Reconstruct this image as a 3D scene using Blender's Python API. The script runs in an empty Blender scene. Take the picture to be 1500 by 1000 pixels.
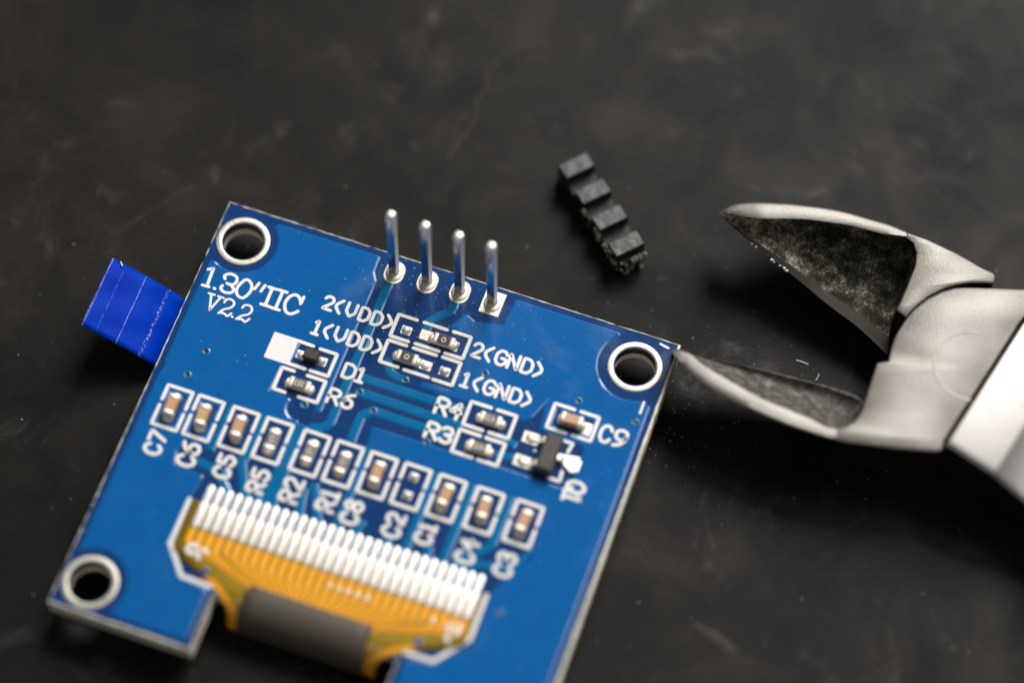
import bpy, bmesh, math, random
from mathutils import Vector, Matrix
from mathutils.geometry import tessellate_polygon
random.seed(7)
S = bpy.context.scene
COL = S.collection
R = math.radians
# ------------------------------------------------------------------ camera (1 unit = 1 mm)
FPX = 4101.17                       # focal length in pixels of a 1500 px wide frame
BOARD_Z = 3.2                       # height of the board's upper face over the work surface
ANG = math.atan2(0.33222529, 0.94314453)
C0 = Vector((49.48543355, -86.49268839, 181.757335))
RIGHT = Vector((0.94314453, 0.33222529, 0.0102348))
DIRN = Vector((-0.13865411, 0.42123289, -0.89629119))
RZ = Matrix.Rotation(-ANG, 3, 'Z')
_s = -C0.z / DIRN.z
MID = RZ @ (C0 + DIRN * _s)
OFF = Vector((-MID.x, -MID.y, BOARD_Z))
CAM = RZ @ C0 + OFF
cr = (RZ @ RIGHT).normalized(); cd = (RZ @ DIRN).normalized(); cu = cr.cross(cd).normalized()
def at(px, py, z):
    """point at height z that the photograph shows at pixel px, py (1500 px frame)"""
    d = cd + cr * ((px - 750) / FPX) - cu * ((py - 500) / FPX)
    return CAM + d * ((z - CAM.z) / d.z)
def bw(u, v, z=0.0):
    return RZ @ Vector((u, -v, z)) + OFF
cam = bpy.data.cameras.new("camera"); co = bpy.data.objects.new("camera", cam); COL.objects.link(co)
M = Matrix((cr, cu, -cd)).transposed().to_4x4(); M.translation = CAM
co.matrix_world = M
cam.sensor_fit = 'HORIZONTAL'; cam.sensor_width = 360.0; cam.lens = FPX / 1500 * 360.0
cam.clip_start = 5; cam.clip_end = 5000
cam.dof.use_dof = True
cam.dof.focus_distance = (bw(12.5, 1.5) - CAM).dot(cd)
cam.dof.aperture_fstop = 0.076
cam.dof.aperture_blades = 9
S.camera = co
# ------------------------------------------------------------------ world and lamps
W = bpy.data.worlds.new("World"); S.world = W; W.use_nodes = True
W.node_tree.nodes["Background"].inputs[0].default_value = (1.0, 0.97, 0.93, 1)
W.node_tree.nodes["Background"].inputs[1].default_value = 0.10
def lamp(name, az, el, dist, size, power, col, size_y=None, aim=(4, -4, 3)):
    l = bpy.data.lights.new(name, 'AREA'); l.shape = 'RECTANGLE'; l.size = size; l.size_y = size_y or size
    l.energy = power; l.color = col
    o = bpy.data.objects.new(name, l); COL.objects.link(o)
    d = Vector((math.sin(R(az)) * math.cos(R(el)), math.cos(R(az)) * math.cos(R(el)), math.sin(R(el))))
    o.location = Vector(aim) + d * dist
    o.rotation_euler = (d).to_track_quat('Z', 'Y').to_euler()
    return o
# az: 0 = behind (up in the picture), 90 = to the right
lamp("key_softbox", 24, 45, 420, 175, 2.15e6, (1.0, 0.965, 0.92))
lamp("side_softbox", 61, 52, 420, 190, 0.62e6, (1.0, 0.97, 0.94))
lamp("front_fill", 195, 42, 500, 200, 0.13e6, (1.0, 0.97, 0.94))
S.view_settings.view_transform = 'Standard'; S.view_settings.look = 'None'
S.view_settings.exposure = 0.0; S.view_settings.gamma = 1.0
S.cycles.use_denoising = True
S.cycles.max_bounces = 8
# ------------------------------------------------------------------ materials
def nodes(name):
    m = bpy.data.materials.new(name); m.use_nodes = True
    nt = m.node_tree; b = nt.nodes["Principled BSDF"]
    return m, nt, b
def N(nt, t, **k):
    n = nt.nodes.new(t)
    for a, v in k.items():
        if a in n.inputs: n.inputs[a].default_value = v
        else: setattr(n, a, v)
    return n
def objco(nt): return N(nt, 'ShaderNodeTexCoord').outputs['Object']
def noise(nt, scale, detail=4, rough=.55, vec=None, dist=0):
    n = N(nt, 'ShaderNodeTexNoise'); n.inputs['Scale'].default_value = scale
    n.inputs['Detail'].default_value = detail; n.inputs['Roughness'].default_value = rough
    n.inputs['Distortion'].default_value = dist
    nt.links.new(vec if vec is not None else objco(nt), n.inputs['Vector']); return n.outputs['Fac']
def ramp(nt, fac, stops):
    r = N(nt, 'ShaderNodeValToRGB'); e = r.color_ramp.elements
    while len(e) < len(stops): e.new(0.5)
    for i, (p, c) in enumerate(stops):
        e[i].position = p; e[i].color = (c, c, c, 1) if isinstance(c, (int, float)) else (*c, 1)
    nt.links.new(fac, r.inputs['Fac']); return r.outputs['Color']
def bump(nt, b, h, strength, dist=0.02):
    n = N(nt, 'ShaderNodeBump'); n.inputs['Strength'].default_value = strength; n.inputs['Distance'].default_value = dist
    nt.links.new(h, n.inputs['Height']); nt.links.new(n.outputs['Normal'], b.inputs['Normal'])
def mixc(nt, fac, a, b_):
    m = N(nt, 'ShaderNodeMix', data_type='RGBA')
    nt.links.new(fac, m.inputs[0])
    for i, c in ((6, a), (7, b_)):
        if isinstance(c, tuple): m.inputs[i].default_value = (*c, 1)
        else: nt.links.new(c, m.inputs[i])
    return m.outputs[2]
def math_(nt, op, a, b_=0.0):
    m = N(nt, 'ShaderNodeMath', operation=op)
    for i, c in ((0, a), (1, b_)):
        if isinstance(c, (int, float)): m.inputs[i].default_value = c
        else: nt.links.new(c, m.inputs[i])
    return m.outputs[0]
def plain(name, col, rough=.5, metal=0, var=.12, scale=4, bscale=None, bstr=.2, bdist=.02, ior=1.5, spec=.5, coat=0):
    m, nt, b = nodes(name)
    f = noise(nt, scale)
    lo = tuple(c * (1 - var) for c in col); hi = tuple(min(1, c * (1 + var)) for c in col)
    nt.links.new(ramp(nt, f, [(.3, lo), (.7, hi)]), b.inputs['Base Color'])
    b.inputs['Metallic'].default_value = metal; b.inputs['IOR'].default_value = ior
    b.inputs['Specular IOR Level'].default_value = spec
    b.inputs['Coat Weight'].default_value = coat
    rf = noise(nt, scale * 2.3)
    nt.links.new(ramp(nt, rf, [(.3, rough * .85), (.7, min(1, rough * 1.15))]), b.inputs['Roughness'])
    if bscale: bump(nt, b, noise(nt, bscale), bstr, bdist)
    return m
def hazed(m):
    """greasy finger haze: patches where the gloss is rubbed dull"""
    nt = m.node_tree; b = nt.nodes["Principled BSDF"]
    h = noise(nt, .16, 5, .6, None, .8)
    for l in list(b.inputs['Roughness'].links): nt.links.remove(l)
    nt.links.new(ramp(nt, h, [(.52, .12), (.72, .27)]), b.inputs['Roughness'])
    return m
MASK_DARK = plain("mask_over_bare_board", (.007, .042, .158), .12, 0, .08, .6, 1.6, .10, .02)
MASK_POUR = plain("mask_over_copper", (.0025, .105, .345), .12, 0, .06, .5, 1.6, .10, .02)
MASK_TRACE = plain("mask_over_trace", (.002, .135, .335), .12, 0, .06, .8, 1.6, .10, .02)
for _m in (MASK_DARK, MASK_POUR, MASK_TRACE): hazed(_m)
FR4 = plain("bare_fibreglass_edge", (.82, .78, .64), .75, 0, .12, 5, 12, .6, .05)
SILK = plain("white_silkscreen", (.80, .79, .775), .55, 0, .04, 6, 14, .25, .01)
TIN = plain("tinned_pad", (.62, .585, .51), .5, .85, .12, 6, 5, .5, .05)
BARREL = plain("painted_shade_hole_plating", (.10, .095, .075), .4, .8, .2, 4)  # plating colour painted darker for the shade inside the holes
SOLDER = plain("solder", (.86, .83, .77), .42, .7, .08, 3, 4, .25, .05)
CONTACT = plain("bright_solder_contact", (.86, .85, .83), .45, 1, .03, 3, 3, .15, .04)
PINMETAL = plain("tinned_pin", (.54, .535, .53), .13, 1, .14, 2.2, 3, .25, .03)
SHEAR = plain("sheared_pin_side", (.86, .85, .82), .5, .3, .10, 2.5, 5, .4, .03)
CERAMIC = plain("tan_ceramic", (.52, .30, .17), .5, 0, .14, 6, 12, .2, .02)
CERAMIC_Y = plain("yellow_tan_ceramic", (.52, .33, .15), .5, 0, .14, 6, 12, .2, .02)
ENDCAP = plain("tin_end_cap", (.80, .74, .63), .5, .65, .1, 5, 8, .3, .03)
RESBODY = plain("resistor_film", (.10, .085, .068), .35, 0, .2, 5, 10, .2, .02)
RESBASE = plain("resistor_ceramic", (.7, .67, .6), .55, 0, .06)
RESDARK = plain("dark_resistor_film", (.055, .04, .033), .35, 0, .2, 5, 10, .2, .02)
MARK = plain("resistor_marking", (.8, .78, .72), .5, 0, .05)
BLACKP = plain("black_epoxy", (.022, .019, .017), .5, 0, .25, 6, 9, .4, .04)
GREYP = plain("worn_black_epoxy", (.055, .05, .045), .62, 0, .12, 6, 14, .3, .03)
POLY = plain("olive_polyimide", (.29, .185, .008), .30, 0, .12, 1.5)
FLEXCU = plain("copper_under_polyimide", (1.0, .405, .014), .34, 0, .08, 1.2, 4, .15, .03)
COVER = plain("grey_black_cover_film", (.09, .076, .058), .5, 0, .08, 3, 20, .15, .02)
GLASS = plain("dark_display_glass", (.01, .01, .012), .1)
HOLEDARK = plain("via_barrel", (.012, .012, .014), .5)
FLUX = plain("flux_wax", (.75, .8, .85), .5, 0, .1, 6)
LINT = plain("white_lint", (.8, .8, .78), .8)
HAIRM = plain("grey_smear_hair", (.055, .051, .048), .9)
DUSTM = plain("dust_grain", (.55, .54, .52), .9)
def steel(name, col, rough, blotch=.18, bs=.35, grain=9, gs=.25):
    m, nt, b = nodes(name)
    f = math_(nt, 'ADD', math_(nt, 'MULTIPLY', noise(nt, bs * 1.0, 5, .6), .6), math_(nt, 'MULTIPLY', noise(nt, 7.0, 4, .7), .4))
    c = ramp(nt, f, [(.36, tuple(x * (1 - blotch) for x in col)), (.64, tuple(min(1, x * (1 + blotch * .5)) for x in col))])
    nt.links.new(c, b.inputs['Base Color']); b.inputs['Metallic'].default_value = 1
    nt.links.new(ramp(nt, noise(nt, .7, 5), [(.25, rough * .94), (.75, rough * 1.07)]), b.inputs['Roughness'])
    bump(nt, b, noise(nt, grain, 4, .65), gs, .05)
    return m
STEEL = steel("satin_steel", (.27, .257, .235), .53, .30, .35, 8, .6)
SIDE = steel("painted_shade_side", (.045, .038, .028), .7, .3, .6, 5, .4)  # shade of the upright side walls painted into the steel colour
STEEL_GRIP = steel("bright_plated_steel", (.43, .42, .405), .48, .05, .4, 9, .1)
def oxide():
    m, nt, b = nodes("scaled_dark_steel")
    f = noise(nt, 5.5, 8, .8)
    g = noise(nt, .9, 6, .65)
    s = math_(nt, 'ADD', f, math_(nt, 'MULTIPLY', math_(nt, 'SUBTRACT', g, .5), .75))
    # light painted in: brighter towards the jaw's point, where the hollow is lit
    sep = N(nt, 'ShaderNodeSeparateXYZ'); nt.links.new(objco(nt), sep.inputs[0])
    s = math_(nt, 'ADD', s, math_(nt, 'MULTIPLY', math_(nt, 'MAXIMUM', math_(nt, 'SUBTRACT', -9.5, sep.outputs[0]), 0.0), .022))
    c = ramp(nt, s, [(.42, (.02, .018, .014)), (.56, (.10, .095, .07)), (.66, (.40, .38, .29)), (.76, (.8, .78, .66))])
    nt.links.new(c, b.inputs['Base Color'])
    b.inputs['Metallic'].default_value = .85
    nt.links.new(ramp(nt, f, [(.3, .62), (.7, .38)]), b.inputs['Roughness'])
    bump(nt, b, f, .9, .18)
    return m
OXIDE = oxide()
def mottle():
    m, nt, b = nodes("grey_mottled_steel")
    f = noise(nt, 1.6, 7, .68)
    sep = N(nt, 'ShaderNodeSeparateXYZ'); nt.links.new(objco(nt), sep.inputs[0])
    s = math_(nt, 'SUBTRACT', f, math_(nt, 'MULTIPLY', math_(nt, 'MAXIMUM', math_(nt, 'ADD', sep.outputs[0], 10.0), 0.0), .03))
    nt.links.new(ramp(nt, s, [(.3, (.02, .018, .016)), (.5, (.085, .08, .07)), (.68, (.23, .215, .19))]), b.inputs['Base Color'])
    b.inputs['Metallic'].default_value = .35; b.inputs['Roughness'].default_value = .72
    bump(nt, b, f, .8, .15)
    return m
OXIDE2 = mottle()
BEVEL = steel("ground_cutting_bevel", (.11, .10, .085), .5, .25, .9, 7, .35)
def tabmat():
    m, nt, b = nodes("blue_pull_film")
    oc = objco(nt)
    sep = N(nt, 'ShaderNodeSeparateXYZ'); nt.links.new(oc, sep.inputs[0])
    base = ramp(nt, noise(nt, .5), [(.3, (.0, .028, .40)), (.7, (.0, .042, .47))])
    mp = N(nt, 'ShaderNodeMapping'); mp.inputs['Scale'].default_value = (22, .35, 1); nt.links.new(oc, mp.inputs['Vector'])
    st = ramp(nt, noise(nt, 1.0, 3, .6, mp.outputs[0]), [(.62, 0.0), (.74, .25)])
    base = mixc(nt, st, base, (.10, .13, .55))
    # creases and scuffs worn into the film, parallel to the board's edge
    for u, wd, lo, hi, amt in ((-5.65, .022, .30, .52, .75), (-7.15, .02, .42, .62, .35), (-3.95, .10, .50, .62, .8), (-8.12, .05, .40, .6, .6)):
        d = math_(nt, 'ABSOLUTE', math_(nt, 'SUBTRACT', sep.outputs[0], u))
        k = math_(nt, 'LESS_THAN', d, wd)
        w = ramp(nt, noise(nt, 5.5 if wd > .03 else 2.0, 6, .7), [(lo, 0.0), (hi, 1.0)])
        f = math_(nt, 'MULTIPLY', math_(nt, 'MULTIPLY', k, w), amt)
        base = mixc(nt, f, base, (.42, .47, .72))
    nt.links.new(base, b.inputs['Base Color'])
    b.inputs['Roughness'].default_value = .34; b.inputs['Specular IOR Level'].default_value = .04
    bump(nt, b, noise(nt, 1.2), .10, .05)
    return m
TABM = tabmat()
def matmat():
    m, nt, b = nodes("black_work_surface")
    oc = objco(nt)
    big = noise(nt, .045, 5, .6, None, .4)
    mid = noise(nt, .16, 5, .65, None, .8)
    fine = noise(nt, 2.6, 6, .75)
    s = math_(nt, 'ADD', math_(nt, 'MULTIPLY', big, .55), math_(nt, 'MULTIPLY', mid, .45))
    c = ramp(nt, s, [(.38, (.0062, .0054, .0045)), (.52, (.010, .0087, .0072)), (.66, (.0185, .0160, .0132))])
    # rubbed chalky smudges
    sm = ramp(nt, noise(nt, .11, 7, .72, None, 1.6), [(.57, 0.0), (.74, 1.0)])
    sm2 = math_(nt, 'MULTIPLY', sm, ramp(nt, fine, [(.35, .2), (.7, .7)]))
    c = mixc(nt, sm2, c, (.042, .038, .035))
    # pale specks
    v = N(nt, 'ShaderNodeTexVoronoi'); v.inputs['Scale'].default_value = 1.15; nt.links.new(oc, v.inputs['Vector'])
    sp = ramp(nt, v.outputs['Distance'], [(.02, 1.0), (.06, 0.0)])
    vc = N(nt, 'ShaderNodeSeparateColor'); nt.links.new(v.outputs['Color'], vc.inputs[0])
    sp = math_(nt, 'MULTIPLY', math_(nt, 'MULTIPLY', sp, math_(nt, 'GREATER_THAN', vc.outputs[0], .72)), vc.outputs[1])
    c = mixc(nt, math_(nt, 'MULTIPLY', sp, .5), c, (.22, .21, .2))
    nt.links.new(c, b.inputs['Base Color'])
    nt.links.new(ramp(nt, math_(nt, 'ADD', math_(nt, 'MULTIPLY', s, .6), math_(nt, 'MULTIPLY', sm, .4)), [(.2, .09), (.42, .17), (.72, .42)]), b.inputs['Specular IOR Level'])
    nt.links.new(ramp(nt, s, [(.3, .58), (.75, .50)]), b.inputs['Roughness'])
    bump(nt, b, math_(nt, 'ADD', fine, noise(nt, 9, 2)), .35, .03)
    return m
MATM = matmat()
# ------------------------------------------------------------------ mesh helpers
def link(name, me, mat, parent=None, smooth=False):
    for m in (mat if isinstance(mat, (list, tuple)) else [mat]): me.materials.append(m)
    if smooth:
        for p in me.polygons: p.use_smooth = True
    o = bpy.data.objects.new(name, me); COL.objects.link(o)
    if parent is not None: o.parent = parent
    return o
def mesh(name, V, F, mat, parent=None, smooth=False, mi=None):
    me = bpy.data.meshes.new(name); me.from_pydata([tuple(v) for v in V], [], F)
    if mi: me.polygons.foreach_set("material_index", mi)
    me.validate()
    bm = bmesh.new(); bm.from_mesh(me); bmesh.ops.recalc_face_normals(bm, faces=bm.faces); bm.to_mesh(me); bm.free()
    return link(name, me, mat, parent, smooth)
def smooth_by_angle(o, a=35):
    for p in o.data.polygons: p.use_smooth = True
    try: o.data.set_sharp_from_angle(angle=R(a))
    except Exception: pass
    return o
def empty(name, loc=(0, 0, 0), parent=None, rz=0):
    o = bpy.data.objects.new(name, None); COL.objects.link(o); o.location = loc; o.rotation_euler = (0, 0, rz)
    o.empty_display_size = 1
    if parent is not None: o.parent = parent
    return o
def tag(o, label=None, cat=None, group=None, kind=None):
    for k, v in (('label', label), ('category', cat), ('group', group), ('kind', kind)):
        if v: o[k] = v
    return o
def area2(p): return sum(p[i][0] * p[(i + 1) % len(p)][1] - p[(i + 1) % len(p)][0] * p[i][1] for i in range(len(p)))
def offset(p, d):
    """move each edge of a closed loop outward by d (mitred)"""
    s = 1 if area2(p) > 0 else -1
    out = []; n = len(p)
    for i in range(n):
        a, b, c = p[i - 1], p[i], p[(i + 1) % n]
        e1 = Vector((b[0] - a[0], b[1] - a[1])).normalized(); e2 = Vector((c[0] - b[0], c[1] - b[1])).normalized()
        n1 = Vector((e1.y, -e1.x)) * s; n2 = Vector((e2.y, -e2.x)) * s
        m = n1 + n2; q = m.length_squared
        m = m * (2 / q) if q > .4 else n1
        out.append((b[0] + m.x * d, b[1] + m.y * d))
    return out
def slab_data(loops, z0, z1, flare=0.0, bottom=False):
    """flat piece with holes: loops[0] outside, others holes; side walls slope outward by flare"""
    V = []; F = []
    flat = [[Vector((x, y, 0)) for x, y in l] for l in loops]
    st = []; k = 0
    for l in loops: st.append(k); k += len(l)
    nt_ = k
    for l in loops: V += [(x, y, z1) for x, y in l]
    F += [tuple(t) for t in tessellate_polygon(flat)]
    for j, l in enumerate(loops):
        V += [(x, y, z0) for x, y in (offset(l, flare if j == 0 else -flare) if flare else l)]
    for s, l in zip(st, loops):
        n = len(l)
        for i in range(n):
            a, b = s + i, s + (i + 1) % n
            F.append((a, b, b + nt_, a + nt_))
    if bottom: F += [tuple(i + nt_ for i in t) for t in tessellate_polygon(flat)]
    return V, F
def slab(name, loops, z0, z1, mat, parent, flare=0.0, bottom=False):
    V, F = slab_data(loops, z0, z1, flare, bottom)
    return mesh(name, V, F, mat, parent)
def circ(cx, cy, r, n=40, a0=0, a1=360):
    full = abs(a1 - a0) >= 360
    m = n if full else n + 1
    return [(cx + r * math.cos(R(a0 + (a1 - a0) * i / n)), cy + r * math.sin(R(a0 + (a1 - a0) * i / n))) for i in range(m)]
def rrect(cx, cy, w, h, r, n=5):
    o = []
    for sx, sy, a in ((1, 1, 0), (-1, 1, 90), (-1, -1, 180), (1, -1, 270)):
        o += circ(cx + sx * (w / 2 - r), cy + sy * (h / 2 - r), r, n, a, a + 90)
    return o
def catmull(p, n=5, closed=False):
    out = []; m = len(p)
    for i in range(m if closed else m - 1):
        if closed: q = [p[(i + k - 1) % m] for k in range(4)]
        else: q = [p[max(0, i - 1)], p[i], p[i + 1], p[min(m - 1, i + 2)]]
        for j in range(n):
            t = j / n
            out.append(tuple(.5 * (2 * q[1][d] + (q[2][d] - q[0][d]) * t + (2 * q[0][d] - 5 * q[1][d] + 4 * q[2][d] - q[3][d]) * t * t
                              + (3 * q[1][d] - q[0][d] - 3 * q[2][d] + q[3][d]) * t ** 3) for d in range(len(p[0]))))
    if not closed: out.append(tuple(p[-1]))
    return out
def fillet(p, r, closed=False, n=4):
    out = []; m = len(p)
    for i in range(m):
        if not closed and i in (0, m - 1): out.append(tuple(p[i])); continue
        b = Vector(p[i]); a = Vector(p[i - 1]) - b; c = Vector(p[(i + 1) % m]) - b
        la, lc = a.length, c.length; k = min(r, la * .45, lc * .45)
        a.normalize(); c.normalize()
        s, e = b + a * k, b + c * k
        for j in range(n + 1):
            t = j / n; out.append(tuple((1 - t) ** 2 * s + 2 * t * (1 - t) * b + t * t * e))
    return out
def bead_data(p, w, z0, h, closed=False, flat=True):
    """raised printed line with round ends along a 2-D polyline"""
    P = [Vector(q) for q in p]
    if closed and (P[0] - P[-1]).length < 1e-5: P.pop()
    W_ = [1.0] * len(P)
    if not closed:
        d0 = (P[0] - P[1]).normalized(); d1 = (P[-1] - P[-2]).normalized()
        th = [30, 55, 75, 88]
        pre = [P[0] + d0 * (w / 2 * math.sin(R(t))) for t in reversed(th)]; post = [P[-1] + d1 * (w / 2 * math.sin(R(t))) for t in th]
        P = pre + P + post
        W_ = [math.cos(R(t)) for t in reversed(th)] + W_ + [math.cos(R(t)) for t in th]
    n = len(P); V = []; F = []
    prof = ((-.5, 0), (-.48, .7), (-.4, .97), (.4, .97), (.48, .7), (.5, 0))
    for i in range(n):
        a = P[i - 1] if (i > 0 or closed) else P[i]; c = P[(i + 1) % n] if (i < n - 1 or closed) else P[i]
        e1 = (P[i] - a); e2 = (c - P[i])
        e1 = e1.normalized() if e1.length > 1e-7 else e2.normalized(); e2 = e2.normalized() if e2.length > 1e-7 else e1
        t = (e1 + e2); t = t.normalized() if t.length > 1e-4 else e1
        nr = Vector((-t.y, t.x)); k = 1 / max(.55, nr.dot(Vector((-e1.y, e1.x))))
        for x, z in prof:
            q = P[i] + nr * (x * w * k * W_[i]); V.append((q.x, q.y, z0 + z * h))
    m = len(prof)
    for i in range(n if closed else n - 1):
        j = (i + 1) % n
        for s in range(m - 1): F.append((i * m + s, i * m + s + 1, j * m + s + 1, j * m + s))
    return V, F
class MB:
    def __init__(self): self.V = []; self.F = []; self.mi = []
    def add(self, d, mi=0):
        k = len(self.V); self.V += list(d[0]); self.F += [tuple(i + k for i in f) for f in d[1]]; self.mi += [mi] * len(d[1])
        return self
    def obj(self, name, mat, parent=None, smooth=False): return mesh(name, self.V, self.F, mat, parent, smooth, self.mi)
def box_data(cx, cy, z0, z1, w, l, ch=.05):
    """block with chamfered edges"""
    V = []; F = []
    for z, i in ((z0, ch * .5), (z0 + ch, 0), (z1 - ch, 0), (z1, ch)):
        V += [(x, y, z) for x, y in rrect(cx, cy, w - 2 * i, l - 2 * i, max(.02, ch - i * .5), 2)]
    n = len(V) // 4
    for k in range(3):
        for i in range(n): F.append((k * n + i, k * n + (i + 1) % n, (k + 1) * n + (i + 1) % n, (k + 1) * n + i))
    F.append(tuple(range(3 * n, 4 * n))); F.append(tuple(reversed(range(n))))
    return V, F
def dome_data(cx, cy, rx, ry, z0, h, n=20, m=5, e=1.0):
    V = []; F = []
    for k in range(m):
        a = R(90 * k / m)
        c = math.cos(a) ** e
        V += [(cx + rx * c * math.cos(2 * math.pi * i / n), cy + ry * c * math.sin(2 * math.pi * i / n), z0 + h * math.sin(a)) for i in range(n)]
    V.append((cx, cy, z0 + h))
    for k in range(m - 1):
        for i in range(n): F.append((k * n + i, k * n + (i + 1) % n, (k + 1) * n + (i + 1) % n, (k + 1) * n + i))
    for i in range(n): F.append(((m - 1) * n + i, (m - 1) * n + (i + 1) % n, m * n))
    return V, F
# ------------------------------------------------------------------ the work surface
V = [(-400, -400, 0), (400, -400, 0), (400, 400, 0), (-400, 400, 0)]
tag(mesh("work_surface", V, [(0, 1, 2, 3)], MATM), "matt black work surface with faint smudges and pale specks", kind='structure')
# ------------------------------------------------------------------ the circuit board
B = empty("circuit_board", OFF, None, -ANG)
tag(B, "blue display module circuit board with four upright header pins lying face down", "circuit board")
def yy(pts): return [(u, -v) for u, v in pts]           # layout uses v downwards
HOLES = [(0, 0), (30.4, 0), (0, 28.5), (30.4, 28.5)]
def rough_edge(p, step=.35, amp=.013):
    out = []
    for i in range(len(p)):
        a, b = Vector(p[i]), Vector(p[(i + 1) % len(p)]); L = (b - a).length; n = max(1, int(L / step))
        for k in range(n):
            q = a.lerp(b, k / n)
            if k: q = q + Vector((random.gauss(0, amp), random.gauss(0, amp)))
            out.append((q.x, q.y))
    return out
OUT = yy([(-2.17, -2.77), (32.98, -2.77), (32.98, 30.76), (22.05, 30.76), (22.05, 26.3), (8.36, 26.3), (8.36, 30.76), (-2.17, 30.76)])
body_loop = rough_edge(OUT)
slab("substrate", [body_loop] + [circ(x, -y, 1.56, 36) for x, y in HOLES], -1.6, -.012, FR4, B, 0.05, True)
inner = rough_edge([(x - .12 if x > 32.5 else x, y + .06 if y < -30 else y) for x, y in offset(OUT, -.055)], .4, .016)
slab("solder_mask", [inner] + [circ(x, -y, 1.5, 36) for x, y in HOLES], -.011, 0, MASK_DARK, B, .015)
def arcv(cx, cv, r, a0, a1, n=18):          # angles clockwise in (u, v down)
    return [(cx + r * math.cos(R(a0 + (a1 - a0) * i / n)), cv + r * math.sin(R(a0 + (a1 - a0) * i / n))) for i in range(n + 1)]
PH = .05
def pour(pts, mat=MASK_POUR, h=PH, name="copper_pour", holes=(), r=.06):
    return slab(name, [fillet(yy(pts), r, True, 2)] + [yy(h_) for h_ in holes], 0, h, mat, B, .15)
def rc(u0, v0, u1, v1): return [(u0, v0), (u1, v0), (u1, v1), (u0, v1)]
# brackets' clear windows where the mask lies on bare board
def U_out(u, v): return rc(u - 1.22, v - 1.82, u + 1.22, v + 1.82)
CU = {'C7': .27, 'C6': 2.68, 'C5': 5.37, 'R5': 7.96, 'R2': 10.8, 'R1': 13.32, 'C8': 15.9, 'C2': 18.45, 'C1': 21.08, 'C4': 23.92, 'C3': 26.86}
CV = 14.26
rowwin = [rc(.27 - .72, 12.95, .27 + .72, 15.6)]
# left pour: ring clearance top and bottom, window round the diode, and the row's first capacitor
left = ([(-1.56, 2.35)] + arcv(0, 0, 2.72, 128, -46, 22)[1:] + [(2.05, -2.1), (9.83, -2.1), (9.86, -.85), (10.28, -.15), (10.28, 10.95), (10.02, 11.0),
        (10.02, 6.08), (7.0, 6.02), (6.9, 6.3), (6.7, 8.4), (6.3, 8.5), (6.2, 10.75), (7.75, 10.85)] + arcv(8.75, 11.3, .98, 205, 75, 8)
        + [(9.0, 12.42), (3.9, 12.4), (3.9, 16.1), (1.9, 16.15), (1.75, 17.3), (2.05, 18.3), (4.25, 18.55), (4.0, 20.3), (3.85, 23.9), (5.6, 26.0), (7.72, 26.4), (7.72, 30.12)]
        + [(2.6, 30.12)] + arcv(0, 28.5, 2.72, 32, -126, 20) + [(-1.56, 26.2), (-1.56, 12.0), (-1.42, 11.55), (-1.42, 11.2), (-1.56, 10.9)])
pour(left, holes=[rowwin[0], rc(2.68 - .72, 12.95, 2.68 + .72, 15.6)], r=.05)
right = ([(20.62, -2.1), (28.42, -2.1)] + arcv(30.4, 0, 2.85, 226, 68, 22) + [(32.28, 2.75), (32.28, 30.1), (22.7, 30.1), (22.7, 26.5), (24.6, 26.2), (26.7, 24.0), (26.6, 20.0), (27.2, 18.3),
         (28.15, 16.3), (28.15, 12.4), (14.55, 12.38), (14.35, 10.95), (24.2, 10.78), (28.7, 10.85), (29.15, 10.6), (29.15, 7.6), (29.0, 7.1), (25.7, 6.95), (25.7, 7.0), (25.35, 4.4),
         (24.6, 6.35), (24.2, 6.7), (16.5, 6.66), (16.45, 6.42), (18.75, 6.36), (18.75, 1.55), (16.88, 1.45)] + [(17.25, .75), (17.55, .24), (18.31, .58), (20.45, .15)])
pour(right, holes=[rc(26.1, 4.95, 29.05, 6.45)], r=.05)
def trace(pts, w=.42, mat=MASK_TRACE, r=.25):
    p = fillet(yy(pts), r, False, 3); P = [Vector(q) for q in p]
    L = []; Rr = []
    for i in range(len(P)):
        e1 = (P[i] - P[i - 1]).normalized() if i else None; e2 = (P[i + 1] - P[i]).normalized() if i < len(P) - 1 else None
        e1 = e1 or e2; e2 = e2 or e1
        t = (e1 + e2).normalized(); nr = Vector((-t.y, t.x)); k = 1 / max(.6, nr.dot(Vector((-e1.y, e1.x))))
        L.append(tuple(P[i] + nr * (w / 2 * k))); Rr.append(tuple(P[i] - nr * (w / 2 * k)))
    return slab("trace", [L + Rr[::-1]], 0, PH, mat, B, .13)
trace([(11.35, -1.0), (11.3, .4), (11.33, 11.6), (10.9, 12.15), (10.2, 12.4)], .46)
trace([(16.4, -.5), (16.45, .15), (15.55, 1.1), (15.2, 1.5), (15.2, 2.3)], .44)
trace([(12.1, 7.46), (19.8, 7.44)], .46); trace([(12.4, 8.6), (20.2, 8.64)], .46)
trace([(13.86, 9.64), (13.2, 10.25), (13.2, 12.35)], .46); trace([(13.9, 9.66), (20.2, 9.7)], .46)
trace([(13.55, 5.4), (13.75, 6.2), (14.4, 6.58), (15.1, 6.6)], .4)
trace([(22.9, 8.55), (24.3, 8.75)], .36); trace([(23.3, 9.9), (24.5, 9.7)], .34)
trace([(4.05, 12.5), (4.05, 16.3)], .42); trace([(6.65, 12.5), (6.65, 16.2)], .4); trace([(9.4, 12.45), (9.4, 17.0), (9.5, 18.9)], .95)
trace([(14.55, 12.5), (14.6, 18.9)], .42); trace([(19.75, 12.7), (19.75, 18.9)], .42); trace([(22.5, 12.6), (22.5, 18.9)], .42)
trace([(25.35, 12.6), (25.35, 16.6), (23.6, 18.3), (23.4, 18.9)], .42); trace([(28.2, 16.2), (26.9, 17.8), (24.8, 18.2), (24.1, 18.9)], .4)
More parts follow.
